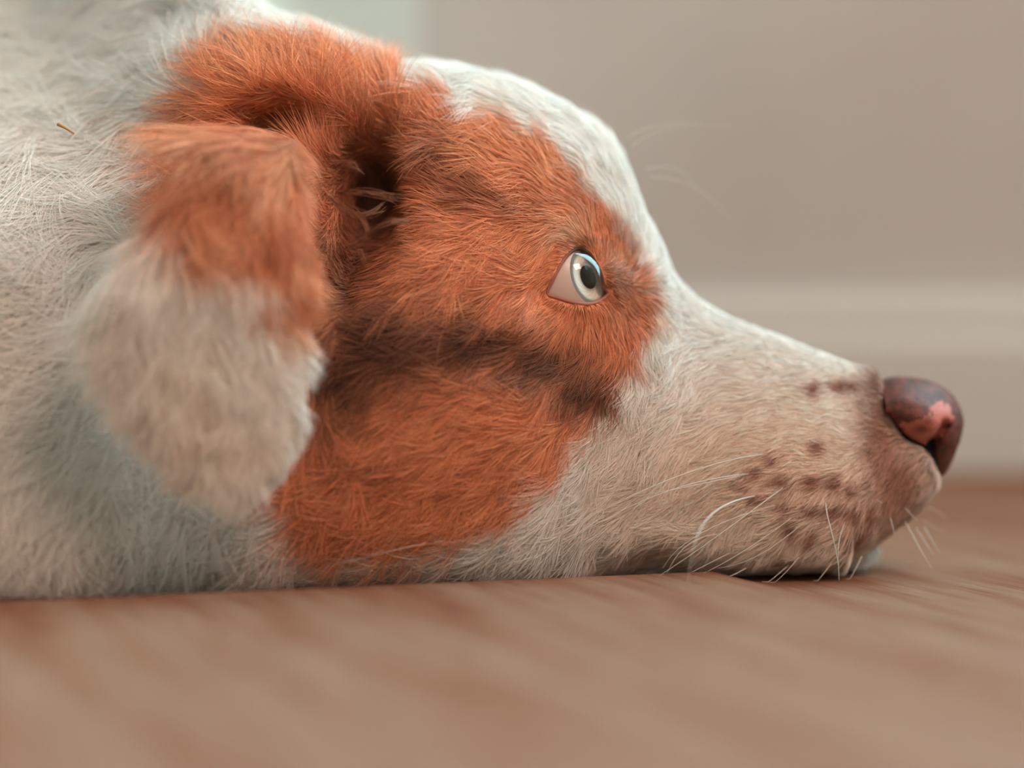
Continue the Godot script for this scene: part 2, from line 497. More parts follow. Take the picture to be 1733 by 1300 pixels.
func build_dog() -> void:
	var dog := Node3D.new()
	dog.name = "dog"
	add_child(dog)
	tag(dog, "red and white puppy lying with its chin flat on the wooden floor", "dog")
	for n in [noise_a, noise_b, noise_c, ear_noise]:
		n.noise_type = FastNoiseLite.TYPE_SIMPLEX_SMOOTH
		n.fractal_octaves = 2
	noise_a.frequency = 0.016
	noise_a.seed = 4
	noise_b.frequency = 0.028
	noise_b.seed = 9
	noise_c.frequency = 0.012
	noise_c.seed = 12
	ear_noise.frequency = 0.02
	ear_noise.seed = 31
	for q in OPENING: opening.append(Vector2(q[0], q[1]))
	var t0 := Time.get_ticks_msec()
	build_flow()
	# --- body surface
	var xs := PackedFloat32Array()
	var x := -1150.0
	while x < 1588.0:
		xs.append(x)
		x += 26.0 if x < -350 else (8.0 if x < 850 else (3.6 if x < 1090 else (5.0 if x < 1480 else 3.0)))
	xs.append(1589.0)
	var nx := xs.size()
	var near := 190
	var far := 54
	var ny := near + far
	var phis := PackedFloat32Array()
	for j in near: phis.append(PI * (j + 0.0) / near)
	for j in far: phis.append(PI + PI * j / far)
	eye_c = P(948, 487, 0.0)
	var zfront := 0.0
	var e := base_point(eye_c.x, 0.0)
	for j in near:                                     # how far out the side of the face is where the eye sits
		var q := base_point(eye_c.x, phis[j])
		if q.y < eye_c.y: zfront = q.z
	eye_c.z = zfront + 0.0012 - EYE_R
	eye_c = P(948, 487, zfront) * Vector3(1, 1, 0) + Vector3(0, 0, eye_c.z)
	var shift := P(948, 487, zfront)                   # photo spot -> dog-side spot at the eye's depth
	var kz := (DIST - zfront) / DIST
	for i in opening.size():
		opening[i] = Vector2(OX + (opening[i].x - OX) * kz, EYE_V + (opening[i].y - EYE_V) * kz)
	opening = smooth_loop(opening, 4)
	var pos := PackedVector3Array()
	pos.resize(nx * ny)
	for i in nx:
		var X := (xs[i] - OX) * S * 1.05
		for j in ny:
			pos[i * ny + j] = sculpt(base_point(X, phis[j]), phis[j])
	var nrm := grid_normals(pos, nx, ny, true)
	# --- coat pattern and flow per vertex
	var col := PackedColorArray()
	var skin := PackedColorArray()
	var flow := PackedVector3Array()
	var hair := PackedVector3Array()                   # length, lift, amount
	var part := PackedByteArray()
	col.resize(nx * ny)
	skin.resize(nx * ny)
	flow.resize(nx * ny)
	hair.resize(nx * ny)
	part.resize(nx * ny)
	for i in nx:
		for j in ny:
			var a := i * ny + j
			var q := uv_of(pos[a])
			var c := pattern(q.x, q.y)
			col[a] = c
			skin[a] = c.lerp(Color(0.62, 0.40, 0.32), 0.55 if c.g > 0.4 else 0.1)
			if q.x > 1490.0: skin[a] = skin[a].lerp(Color(0.13, 0.055, 0.042), smoothstep(0.05, 0.4, nose_bed(q)) + 0.6 * smoothstep(1500.0, 1560.0, q.x) * (1.0 - smoothstep(790.0, 830.0, q.y)))
			var f := flow_at(q.x, q.y)
			var n := nrm[a]
			var d := Vector3(f.r, f.g, 0.0)
			d = (d - n * d.dot(n)).normalized()
			flow[a] = d
			var amount := 1.0
			if n.z < -0.25: amount = 0.18
			if q.x < -150: amount *= 0.2
			var od := 99.0
			if absf(q.x - 978) < 110 and absf(q.y - 470) < 100 and n.z > 0:
				od = -poly_dist(opening, q)
				if od < 2.5: amount = 0.0
			var ln: float = f.b
			ln *= 1.0 - 0.75 * gauss(q.x, q.y, 650, 345, 62, 84)
			if od < 40.0: ln = minf(ln, 1.2 + od * 0.13)
			# bare leather under and beside the nose
			amount *= clampf(1.0 - 1.05 * gauss(q.x, q.y, 626, 340, 50, 74) - 1.1 * gauss(q.x, q.y, 470, 203, 32, 18), 0.0, 1.0)
			if q.x > 1488: amount *= clampf(1.0 - 2.5 * nose_bed(q), 0.0, 1.0)
			if q.x > 1470: ln = minf(ln, 3.2)
			hair[a] = Vector3(ln, f.a, amount)
			var id := 3
			if c.g < 0.42: id = 0
			elif q.x > 1085 and q.y > 480: id = 1
			elif q.x > 640 and q.y < 640: id = 2
			part[a] = id
	var body := ArrayMesh.new()
	grid_mesh(body, pos, nrm, skin, nx, ny, true)
	# --- ear flap and chin, part of the same body mesh
	var ear := ear_grid(body)
	var chin := chin_grid(body)
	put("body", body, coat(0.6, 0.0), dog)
	# --- fur
	var fm := coat(0.5, 0.35)
	var names := ["red_fur", "muzzle_fur", "forehead_fur", "neck_fur"]
	var labels := ["red-brown fur of the face patch", "short white fur of the muzzle with brown freckles", "white blaze over the forehead", "long white fur of the neck"]
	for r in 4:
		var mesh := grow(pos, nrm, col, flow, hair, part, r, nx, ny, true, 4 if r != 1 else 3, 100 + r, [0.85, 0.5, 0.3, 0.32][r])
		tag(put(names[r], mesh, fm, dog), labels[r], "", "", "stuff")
	tag(put("ear_fur", grow(ear[0], ear[1], ear[2], ear[3], ear[4], ear[5], 0, ear[6], ear[7], false, 4, 200), fm, dog), "fluffy red and white fur of the hanging ear", "", "", "stuff")
	tag(put("chin_fur", grow(chin[0], chin[1], chin[2], chin[3], chin[4], chin[5], 0, chin[6], chin[7], false, 3, 300), fm, dog), "white fur of the chin on the floor", "", "", "stuff")
	build_wisps(dog)
	build_eye(dog)
	build_nose(dog)
	build_whiskers(dog)
	# a dry bit of straw caught in the neck fur
	var zs := 0.0
	for a in pos.size():
		if absf(pos[a].x - P(110, 215, 0.02).x) < 0.0012 and absf(pos[a].y - P(110, 215, 0.02).y) < 0.0012: zs = maxf(zs, pos[a].z)
	var pts := PackedVector3Array([P(98, 210, zs + 0.006), P(110, 216, zs + 0.0066), P(126, 226, zs + 0.006)])
	var straw := put("straw", tube(pts, 0.0004, 0.0002, Color(0.42, 0.26, 0.12), Color(0.5, 0.33, 0.17), 6), coat(0.7, 0.0))
	tag(straw, "small dry brown straw caught in the white neck fur", "straw")

func smooth_loop(p: PackedVector2Array, k: int) -> PackedVector2Array:
	var out := PackedVector2Array()
	var n := p.size()
	for i in n:
		for s in k:
			out.append(p[i].cubic_interpolate(p[(i + 1) % n], p[(i - 1 + n) % n], p[(i + 2) % n], s / float(k)))
	return out

func eye_surface(d: Vector2) -> float:                 # depth of the eyeball's face, d in metres from its centre
	return eye_c.z + sqrt(maxf(EYE_R * EYE_R - d.length_squared(), 0.0000135))

const NOSE_EDGE := [[1486, 690], [1503, 706], [1519, 733], [1535, 749], [1564, 764], [1578, 782], [1592, 806], [1640, 830]]

func nose_bed(q: Vector2) -> float:                    # 1 where the leather of the nose lies over the muzzle
	var k := 1.0233
	var edge := EYE_V + (tab(NOSE_EDGE, OX + (q.x - OX) / k, 1) - EYE_V) * k
	return smoothstep(-2.0, 9.0, edge - q.y) * smoothstep(1502.0, 1530.0, q.x)

func sculpt(p: Vector3, phi: float) -> Vector3:
	var q := uv_of(p)
	var side := signf(sin(phi))
	var hold := smoothstep(0.0, 0.35, absf(sin(phi)))
	var dz := 0.0
	for b in BUMPS:
		if side < 0 and b[4] < -5: continue
		dz += b[4] * gauss(q.x, q.y, b[0], b[1], b[2], b[3])
	p.z += side * hold * dz * 0.001
	if q.x > 1488:
		p.z -= side * 0.0016 * nose_bed(q) * hold
		p.y -= 0.0012 * nose_bed(q) * (1.0 - hold)
	if side > 0 and absf(q.x - 978) < 140 and absf(q.y - 470) < 130:
		var best := 1e9
		var at := Vector2.ZERO
		var n := opening.size()
		for i in n:
			var s := Geometry2D.get_closest_point_to_segment(q, opening[i], opening[(i + 1) % n])
			if s.distance_squared_to(q) < best:
				best = s.distance_squared_to(q)
				at = s
		var rim := eye_surface((at - Vector2(OX + eye_c.x / S, FLOOR_V - eye_c.y / S)) * S)
		if Geometry2D.is_point_in_polygon(q, opening):
			var own := eye_surface((q - Vector2(OX + eye_c.x / S, FLOOR_V - eye_c.y / S)) * S)
			p.z = minf(rim, own) - 0.003 * smoothstep(0.0, 6.0, sqrt(best))
		else:
			var w := exp(-best / (26.0 * 26.0))
			p.z = lerpf(p.z, rim + 0.0005, w)
	return p

# ---- coat pattern
var patch := PackedVector2Array([Vector2(690, 120), Vector2(760, 172), Vector2(850, 195), Vector2(930, 238), Vector2(985, 282), Vector2(1012, 330), Vector2(1042, 380), Vector2(1078, 430), Vector2(1102, 480), Vector2(1106, 528), Vector2(1085, 570), Vector2(1064, 620), Vector2(1046, 668), Vector2(1000, 705), Vector2(962, 780), Vector2(912, 835), Vector2(845, 882), Vector2(750, 915), Vector2(640, 932), Vector2(575, 922), Vector2(535, 890), Vector2(505, 840), Vector2(430, 600), Vector2(330, 400), Vector2(305, 320), Vector2(318, 185), Vector2(345, 108), Vector2(450, 84), Vector2(600, 100)])
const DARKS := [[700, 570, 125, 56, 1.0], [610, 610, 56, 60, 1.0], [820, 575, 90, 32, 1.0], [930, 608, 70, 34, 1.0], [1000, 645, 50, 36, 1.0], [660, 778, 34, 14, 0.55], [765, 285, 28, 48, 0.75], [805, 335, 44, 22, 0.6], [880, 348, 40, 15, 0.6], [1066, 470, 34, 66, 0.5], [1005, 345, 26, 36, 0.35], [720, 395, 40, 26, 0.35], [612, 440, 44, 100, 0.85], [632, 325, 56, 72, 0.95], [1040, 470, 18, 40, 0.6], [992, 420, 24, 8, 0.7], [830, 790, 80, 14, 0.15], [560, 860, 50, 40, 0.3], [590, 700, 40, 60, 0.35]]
const LIGHTS := [[690, 700, 90, 30, 0.2], [850, 250, 110, 40, 0.35], [960, 290, 40, 50, 0.4], [440, 95, 140, 30, 0.5], [660, 200, 40, 40, 0.35], [700, 430, 50, 22, 0.3], [900, 820, 40, 60, 0.15], [620, 480, 40, 26, 0.3]]
const SPOTS := [[1390, 661, 13, 8], [1430, 657, 12, 7], [1454, 659, 10, 7], [1390, 756, 12, 8], [1316, 770, 12, 6], [1287, 793, 12, 6], [1330, 805, 13, 7], [1380, 809, 14, 7], [1419, 811, 12, 8], [1447, 820, 10, 8], [1293, 837, 11, 7], [1337, 845, 13, 7], [1380, 848, 14, 7], [1416, 854, 14, 7], [1445, 856, 12, 8], [1477, 858, 8, 8], [1343, 884, 12, 8], [1379, 896, 13, 8], [1461, 898, 16, 12], [1351, 945, 9, 10], [1262, 815, 10, 6]]

func pattern(u: float, v: float) -> Color:
	var white := Color(0.89, 0.875, 0.86)
	var wob := noise_b.get_noise_2d(u, v) * 16.0 + noise_a.get_noise_2d(u + 900, v) * 10.0
	var tan_amount := 0.0
	if u > 200 and u < 1160 and v > 40 and v < 1010:
		tan_amount = smoothstep(-16.0, 16.0, poly_dist(patch, Vector2(u, v)) + wob)
	var c := white
	# freckles and the brown shading of the skin round the lips and nose
	if u > 1000 and v > 470:                           # cream-tinted hair on the side of the muzzle
		c = c.lerp(Color(0.91, 0.655, 0.545), 0.85 * gauss(u, v, 1330, 800, 230, 130))
	if u > 1200:
		var fr := 0.0
		for s in SPOTS: fr = maxf(fr, gauss(u + noise_b.get_noise_2d(u * 3, v * 3) * 6.0, v, OX + (s[0] - OX) * 1.012, EYE_V + (s[1] - EYE_V) * 1.012, s[2] * 0.8, s[3] * 1.15))
		var lip := gauss(u, v, 1545, 815, 42, 46) * 0.85 + gauss(u, v, 1500, 735, 24, 60) * 0.8 + gauss(u, v, 1500, 890, 60, 34) * 0.4 + gauss(u, v, 1530, 660, 34, 26) * 0.7
		c = c.lerp(Color(0.27, 0.09, 0.06), clampf(fr * 1.1, 0, 0.92))
		c = c.lerp(Color(0.30, 0.115, 0.075), clampf(lip, 0, 0.85))
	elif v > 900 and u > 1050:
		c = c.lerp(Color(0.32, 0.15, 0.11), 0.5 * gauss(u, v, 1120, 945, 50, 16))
	if tan_amount > 0.0:
		var red := Color(0.82, 0.29, 0.152)
		var dk := 0.0
		var lt := 0.0
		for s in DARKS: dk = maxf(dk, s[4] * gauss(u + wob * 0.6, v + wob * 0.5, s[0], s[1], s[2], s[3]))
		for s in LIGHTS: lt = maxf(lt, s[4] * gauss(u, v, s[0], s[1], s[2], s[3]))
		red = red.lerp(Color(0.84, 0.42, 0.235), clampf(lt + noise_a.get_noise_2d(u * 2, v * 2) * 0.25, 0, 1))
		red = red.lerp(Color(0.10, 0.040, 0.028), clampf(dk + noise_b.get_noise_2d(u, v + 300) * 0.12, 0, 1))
		red = red.lerp(Color(0.92, 0.70, 0.54), 0.85 * gauss(u, v, 968, 396, 18, 10))   # pale tuft over the eye
		c = c.lerp(red, tan_amount)
	return c

# ---- direction of growth: place, heading in degrees (left 180, down 270), length mm, lift
const FLOWS := [
	[1450, 640, 176, 2.2, .22], [1300, 595, 172, 2.8, .22], [1200, 540, 160, 4, .22], [1150, 480, 135, 5, .25], [1120, 400, 115, 6, .25], [1075, 300, 108, 7, .3], [1020, 220, 132, 8, .3], [900, 160, 158, 9, .3], [760, 120, 165, 10, .3],
	[1480, 700, 185, 2.2, .2], [1490, 800, 205, 2.8, .22], [1540, 840, 245, 3.2, .25], [1520, 900, 240, 4.5, .3], [1400, 760, 187, 2.6, .2], [1300, 740, 192, 3.4, .2], [1300, 850, 208, 4.2, .22], [1400, 900, 222, 4.4, .25], [1450, 930, 232, 5, .28], [1250, 650, 198, 3.6, .2], [1180, 620, 222, 5, .2], [1130, 570, 245, 6, .22], [1085, 620, 250, 8, .25], [1180, 760, 212, 6, .2], [1080, 760, 224, 8, .22], [1150, 870, 212, 7, .22], [1060, 900, 208, 9, .22], [1250, 930, 213, 6, .25], [1180, 960, 205, 6, .25],
	[1060, 560, 265, 6, .25], [1000, 560, 255, 4.5, .22], [950, 540, 238, 4, .2], [900, 560, 202, 5, .2], [1040, 640, 250, 8, .25], [960, 640, 212, 7, .2], [880, 640, 192, 7, .2],
	[1085, 470, 20, 3.5, .25], [1092, 530, 308, 5, .25], [1062, 430, 75, 4, .25], [1045, 500, 330, 2, .2], [1110, 500, 350, 5, .3], [1020, 380, 100, 5, .25], [970, 395, 165, 5, .25], [925, 430, 212, 6, .22], [930, 370, 188, 7, .25], [880, 390, 205, 8, .25], [820, 440, 215, 9, .25], [760, 480, 212, 9, .25], [700, 520, 205, 9, .25], [640, 560, 200, 10, .25],
	[1005, 320, 112, 6, .3], [960, 265, 140, 7, .3], [900, 300, 165, 8, .3], [900, 225, 150, 8, .3], [850, 330, 178, 9, .3], [800, 280, 160, 10, .32], [780, 215, 138, 10, .32], [760, 370, 188, 10, .3], [720, 430, 198, 10, .3], [700, 300, 160, 11, .35], [690, 230, 118, 12, .35], [700, 150, 130, 12, .4], [640, 150, 112, 13, .4], [620, 90, 100, 14, .45], [560, 110, 108, 14, .4],
	[850, 720, 192, 8, .2], [750, 720, 206, 8, .2], [650, 700, 215, 8, .22], [900, 820, 215, 8.5, .2], [800, 850, 208, 9, .2], [700, 880, 208, 9, .2], [600, 850, 216, 10, .22], [550, 930, 205, 12, .22], [700, 960, 203, 12, .22], [850, 950, 208, 11, .22], [980, 950, 208, 10, .22], [600, 1000, 200, 13, .25],
	[450, 930, 200, 16, .25], [300, 920, 225, 18, .25], [200, 880, 232, 18, .28], [100, 850, 245, 20, .28], [60, 960, 265, 20, .28], [150, 990, 255, 18, .28], [300, 1000, 208, 16, .25], [420, 1000, 200, 14, .25],
	[50, 300, 215, 22, .25], [50, 500, 190, 22, .28], [50, 620, 196, 23, .28], [100, 720, 208, 21, .25], [200, 800, 226, 19, .25], [100, 150, 205, 24, .25], [200, 80, 165, 24, .3], [0, 0, 170, 24, .25], [400, 40, 108, 16, .4],
	[330, 120, 122, 15, .4], [450, 120, 98, 13, .4], [550, 190, 82, 12, .4], [400, 200, 196, 10, .4], [330, 190, 205, 13, .4], [280, 220, 228, 14, .35], [470, 180, 150, 9, .4], [600, 330, 200, 9, .5], [600, 450, 200, 10, .4], [560, 640, 235, 14, .3], [-300, 300, 185, 24, .25], [-300, 900, 200, 24, .25]]
const FU0 := -460.0
const FV0 := -320.0
const FSTEP := 20.0
const FNX := 108
const FNY := 72
var field := PackedColorArray()

func build_flow() -> void:
	field.resize(FNX * FNY)
	for i in FNX:
		for j in FNY:
			var u := FU0 + i * FSTEP
			var v := FV0 + j * FSTEP
			var d := Vector2.ZERO
			var l := 0.0
			var h := 0.0
			var ws := 0.0
			for f in FLOWS:
				var r2: float = (u - f[0]) * (u - f[0]) + (v - f[1]) * (v - f[1]) + 300.0
				var w := 1.0 / (r2 * sqrt(r2))
				d += Vector2.from_angle(deg_to_rad(f[2])) * w
				l += f[3] * w
				h += f[4] * w
				ws += w
			d = d.normalized()
			field[i * FNY + j] = Color(d.x, d.y, l / ws, h / ws)

func flow_at(u: float, v: float) -> Color:
	var a := clampf((u - FU0) / FSTEP, 0.0, FNX - 1.01)
	var b := clampf((v - FV0) / FSTEP, 0.0, FNY - 1.01)
	var i := int(a)
	var j := int(b)
	var c := field[i * FNY + j].lerp(field[(i + 1) * FNY + j], a - i)
	return c.lerp(field[i * FNY + j + 1].lerp(field[(i + 1) * FNY + j + 1], a - i), b - j)

# ---- hair: tapered, bent blades rooted on a grid of skin points
func grow(gp: PackedVector3Array, gn: PackedVector3Array, gc: PackedColorArray, gt: PackedVector3Array, gh: PackedVector3Array, part: PackedByteArray, id: int, nx: int, ny: int, wrap: bool, segs: int, seed_: int, vary := 0.6) -> ArrayMesh:
	var r := RandomNumberGenerator.new()
	r.seed = seed_
	var vs := PackedVector3Array()
	var ns := PackedVector3Array()
	var cs := PackedColorArray()
	var ix := PackedInt32Array()
	var per := segs * 2 + 1
	var iper := (segs * 2 - 1) * 3
	# count first, so that the arrays are made once
	var counts := PackedInt32Array()
	var total := 0
	var m := ny if wrap else ny - 1
	counts.resize((nx - 1) * m)
	for i in nx - 1:
		for j in m:
			var a := i * ny + j
			if part[a] != id or gh[a].z <= 0.0: continue
			var b := i * ny + (j + 1) % ny
			var area := (gp[b] - gp[a]).cross(gp[a + ny] - gp[a]).length() * 1e6
			var ln := gh[a].x
			var want := minf(area, 40.0) * gh[a].z * 78.0 / (ln + 1.0)
			var k := int(want + r.randf())
			counts[i * m + j] = k
			total += k
	vs.resize(total * per)
	ns.resize(total * per)
	cs.resize(total * per)
	ix.resize(total * iper)
	var o := 0
	var e := 0
	var ss := PackedFloat32Array()
	for k in segs + 1: ss.append(k / float(segs))
	for i in nx - 1:
		for j in m:
			var k := counts[i * m + j]
			if k == 0: continue
			var a := i * ny + j
			var b := i * ny + (j + 1) % ny
			for q in k:
				var fa := r.randf()
				var fb := r.randf()
				var p := gp[a].lerp(gp[b], fa).lerp(gp[a + ny].lerp(gp[b + ny], fa), fb)
				var N := gn[a].lerp(gn[b + ny], 0.5 * (fa + fb))
				var T := gt[a].lerp(gt[b + ny], 0.5 * (fa + fb))
				var h := gh[a].lerp(gh[b + ny], 0.5 * (fa + fb))
				var col := gc[a].lerp(gc[b], fa).lerp(gc[a + ny].lerp(gc[b + ny], fa), fb)
				var nu := p.x / S
				var nv := p.y / S
				var n1 := noise_a.get_noise_2d(nu, nv + p.z * 4000.0)
				var n2 := noise_b.get_noise_2d(nu + 500.0, nv)
				var long := minf(h.x / 10.0, 1.6)
				var ang := n1 * 0.9 * minf(long + 0.25, 1.1) + n2 * 0.5 * long + (r.randf() - 0.5) * 0.42
				var B := N.cross(T)
				T = (T * cos(ang) + B * sin(ang)).normalized()
				B = N.cross(T).normalized()
				var L := h.x * 0.001 * (0.6 + 0.65 * r.randf())
				var lift := h.y + n2 * 0.22 + (r.randf() - 0.5) * 0.22
				if lift < 0.06: lift = 0.06
				var bend := lift * (0.55 + 0.4 * r.randf())
				var curl := (n1 - n2) * 0.5 * long + (r.randf() - 0.5) * 0.3
				var tw := (r.randf() - 0.5) * 1.9
				var ct := cos(tw)
				var st := sin(tw)
				var wdir := B * ct + N * st
				var hn := N * ct - B * st
				var wid := (0.000058 + 0.000028 * r.randf()) * (1.0 if h.x < 12.0 else 1.05)
				var tone := 1.0 + (r.randf() - 0.5) * vary + n2 * 0.24 * vary
				var pale := r.randf() * 0.20 * vary * col.r              # each hair keeps one colour along its length
				var hc := Color(minf(col.r * tone + pale, 0.95), minf(col.g * tone * 1.02 + pale * 0.75, 0.93), minf(col.b * tone + pale * 0.5, 0.90))
				for s in segs:
					var f := ss[s]
					var c := p + T * (L * f) + N * (L * (lift * f - bend * f * f)) + B * (L * curl * f * f)
					if c.y < 0.0004: c.y = 0.0004 + 0.0004 * r.randf()
					var w := wdir * (wid * (1.0 - f * f))
					vs[o] = c - w
					vs[o + 1] = c + w
					var hh := hn + T * (0.25 - 0.5 * f)
					ns[o] = hh
					ns[o + 1] = hh
					cs[o] = hc
					cs[o + 1] = hc
					o += 2
				var tip := p + T * L + N * (L * (lift - bend)) + B * (L * curl)
				if tip.y < 0.0004: tip.y = 0.0004 + 0.0004 * r.randf()
				vs[o] = tip
				ns[o] = hn
				cs[o] = hc
				var o0 := o - segs * 2
				o += 1
				for s in segs - 1:
					ix[e] = o0
					ix[e + 1] = o0 + 1
					ix[e + 2] = o0 + 2
					ix[e + 3] = o0 + 1
					ix[e + 4] = o0 + 3
					ix[e + 5] = o0 + 2
					e += 6
					o0 += 2
				ix[e] = o0
				ix[e + 1] = o0 + 1
				ix[e + 2] = o0 + 2
				e += 3
	for k in ns.size(): ns[k] = ns[k].normalized()
	var arr := []
	arr.resize(Mesh.ARRAY_MAX)
	arr[Mesh.ARRAY_VERTEX] = vs
	arr[Mesh.ARRAY_NORMAL] = ns
	arr[Mesh.ARRAY_COLOR] = cs
	arr[Mesh.ARRAY_INDEX] = ix
	var mesh := ArrayMesh.new()
	mesh.add_surface_from_arrays(Mesh.PRIMITIVE_TRIANGLES, arr)
	return mesh

# ---- ear
const EAR := [[0.0, 236, 350, 500, 12], [0.03, 240, 328, 508, 26], [0.07, 260, 316, 510, 35], [0.12, 296, 306, 508, 39], [0.2, 352, 286, 516, 42], [0.3, 415, 236, 528, 44], [0.4, 480, 178, 530, 45], [0.5, 550, 154, 522, 45], [0.6, 620, 172, 518, 45], [0.7, 690, 214, 514, 44.5], [0.8, 744, 252, 504, 44], [0.88, 785, 284, 486, 43.5], [0.94, 814, 318, 464, 43], [0.975, 830, 350, 440, 42.5], [1.0, 838, 380, 412, 42]]
var ear_red := PackedVector2Array([Vector2(300, 205), Vector2(580, 205), Vector2(592, 420), Vector2(568, 520), Vector2(540, 560), Vector2(505, 535), Vector2(470, 555), Vector2(445, 470), Vector2(400, 432), Vector2(362, 428), Vector2(326, 406), Vector2(286, 380)])

func ear_grid(body: ArrayMesh) -> Array:
	var ns := 84
	var nu := 48
	var pos := PackedVector3Array()
	var col := PackedColorArray()
	var flow := PackedVector3Array()
	var hair := PackedVector3Array()
	var part := PackedByteArray()
	for i in ns:
		var s := i / float(ns - 1)
		for j in nu:
			var w := j / float(nu - 1) * 2.0 - 1.0
			var px := lerpf(tab(EAR, s, 2), tab(EAR, s, 3), 0.5 + 0.5 * w)
			var py := tab(EAR, s, 1)
			var z := tab(EAR, s, 4) - 3.0 * w * w - 2.0 * pow(absf(w), 8.0) + 0.4 * ear_noise.get_noise_2d(px * 0.5, py * 0.5)
			if w < 0: z += 2.0 * w * w
			pos.append(P(px, py, z * 0.001))
			var red := smoothstep(-16.0, 22.0, poly_dist(ear_red, Vector2(px, py)) + ear_noise.get_noise_2d(px * 1.5, py * 0.7) * 34.0)
			var c := Color(0.93, 0.885, 0.85).lerp(Color(0.91, 0.69, 0.59), clampf(0.6 * gauss(px, py, 390, 735, 70, 50) + 0.45 * gauss(px, py, 300, 620, 60, 80) + ear_noise.get_noise_2d(px + 200, py * 0.4) * 0.35, 0, 0.8))
			var rc := Color(0.64, 0.225, 0.12).lerp(Color(0.80, 0.45, 0.27), clampf(ear_noise.get_noise_2d(px, py * 0.5 + 700) * 0.9 + 0.1 + 0.7 * gauss(px, py, 575, 440, 16, 90), 0, 1))
			col.append(c.lerp(rc, red))
			var ang := deg_to_rad(262.0 + 10.0 * w)
			if s < 0.25: ang = deg_to_rad(lerpf(248.0, 258.0, s / 0.25) + 14.0 * w * (1.0 if w < 0 else 0.2) * -1.0)
			ang += deg_to_rad(8.0 * pow(maxf(w, 0.0), 3.0) - 16.0 * pow(maxf(-w, 0.0), 3.0))
			flow.append(Vector3(cos(ang), sin(ang), 0))
			var ln := lerpf(12.0, 7.0, smoothstep(0.3, 0.85, s))
			if w > 0.6: ln *= 1.0 - 0.9 * (w - 0.6)
			if w < -0.5: ln += 4.0 * (1.0 - s)
			hair.append(Vector3(ln, 0.26 + 0.12 * smoothstep(0.16, 0.02, s), 1.25))
			part.append(0)
	var nrm := grid_normals(pos, ns, nu, false)
	var sgn := 1.0 if nrm[ns / 2 * nu + nu / 2].z > 0 else -1.0
	for a in nrm.size():
		nrm[a] *= sgn
		flow[a] = (flow[a] - nrm[a] * flow[a].dot(nrm[a])).normalized()
	# closed leaf: front, and a back offset inwards along the normal
	var bp := PackedVector3Array()
	var bn := PackedVector3Array()
	for i in ns:
		for j in nu:
			var a := i * nu + j
			var w := j / float(nu - 1) * 2.0 - 1.0
			var edge := 0.0 if i == ns - 1 else 1.0 - pow(absf(w), 6.0)
			bp.append(pos[a] - nrm[a] * 0.0028 * edge)
			bn.append(-nrm[a])
	grid_mesh(body, pos, nrm, col, ns, nu, false)
	grid_mesh(body, bp, bn, col, ns, nu, false)
	return [pos, nrm, col, flow, hair, part, ns, nu]

func chin_grid(body: ArrayMesh) -> Array:
	var na := 40
	var nb := 30
	var pos := PackedVector3Array()
	var nrm := PackedVector3Array()
	var col := PackedColorArray()
	var flow := PackedVector3Array()
	var hair := PackedVector3Array()
	var part := PackedByteArray()
	var c := Vector3((1370 - OX) * S, 0.0046, -0.026)
	for i in na:
		var t := i / float(na - 1) * PI
		for j in nb:
			var f := j / float(nb - 1) * TAU
			var d := Vector3(cos(t), sin(t) * sin(f), sin(t) * cos(f))
			var p := c + d * Vector3(0.0155, 0.0042, 0.0135)
			pos.append(p)
			nrm.append((d / Vector3(0.0155, 0.0042, 0.0135)).normalized())
			col.append(Color(0.80, 0.76, 0.72))
			var fl := Vector3(-0.8, -0.6, 0)
			if d.x > 0.6: fl = Vector3(0.1, -1, 0)
			fl = (fl - nrm[-1] * fl.dot(nrm[-1]))
			flow.append(fl.normalized() if fl.length() > 0.01 else Vector3(-1, 0, 0))
			hair.append(Vector3(4.0, 0.35, 0.8))
			part.append(0)
	grid_mesh(body, pos, nrm, col, na, nb, false)
	return [pos, nrm, col, flow, hair, part, na, nb]

const WISPS := [[572, 328, 605, 322, 640, 326, 672, 336], [560, 334, 592, 366, 622, 372, 650, 346], [598, 360, 630, 380, 630, 416, 580, 418], [604, 424, 620, 430, 620, 452, 600, 454], [566, 282, 588, 270, 604, 276, 608, 292], [690, 376, 664, 372, 646, 380, 628, 392]]

func build_wisps(dog: Node3D) -> void:
	var r := RandomNumberGenerator.new()
	r.seed = 77
	var st := SurfaceTool.new()
	st.begin(Mesh.PRIMITIVE_TRIANGLES)
	var wm := coat(0.9, 0.3)
	wm.metallic_specular = 0.1
	for w in WISPS:
		for h in 16:
			var pts := PackedVector3Array()
			var j := [Vector2(r.randfn(0, 3), r.randfn(0, 3)), Vector2(r.randfn(0, 6), r.randfn(0, 6)), Vector2(r.randfn(0, 6), r.randfn(0, 6)), Vector2(r.randfn(0, 5), r.randfn(0, 5))]
			var zj := r.randfn(0, 1.2)
			for k in 10:
				var f := k / 9.0
				var q: Vector2 = (Vector2(w[0], w[1]) + j[0]).bezier_interpolate(Vector2(w[2], w[3]) + j[1], Vector2(w[4], w[5]) + j[2], Vector2(w[6], w[7]) + j[3], f)
				pts.append(P(q.x, q.y, (13.0 + zj + 5.0 * sin(f * PI)) * 0.001))
			var c := Color(0.46, 0.19, 0.11).lerp(Color(0.22, 0.09, 0.06), r.randf())
			st.append_from(tube(pts, 0.00007, 0.00003, c, c, 3), 0, Transform3D())
	tag(put("ear_wisps", st.commit(), wm, dog), "loose curled hairs in the dark hollow before the ear", "", "", "stuff")

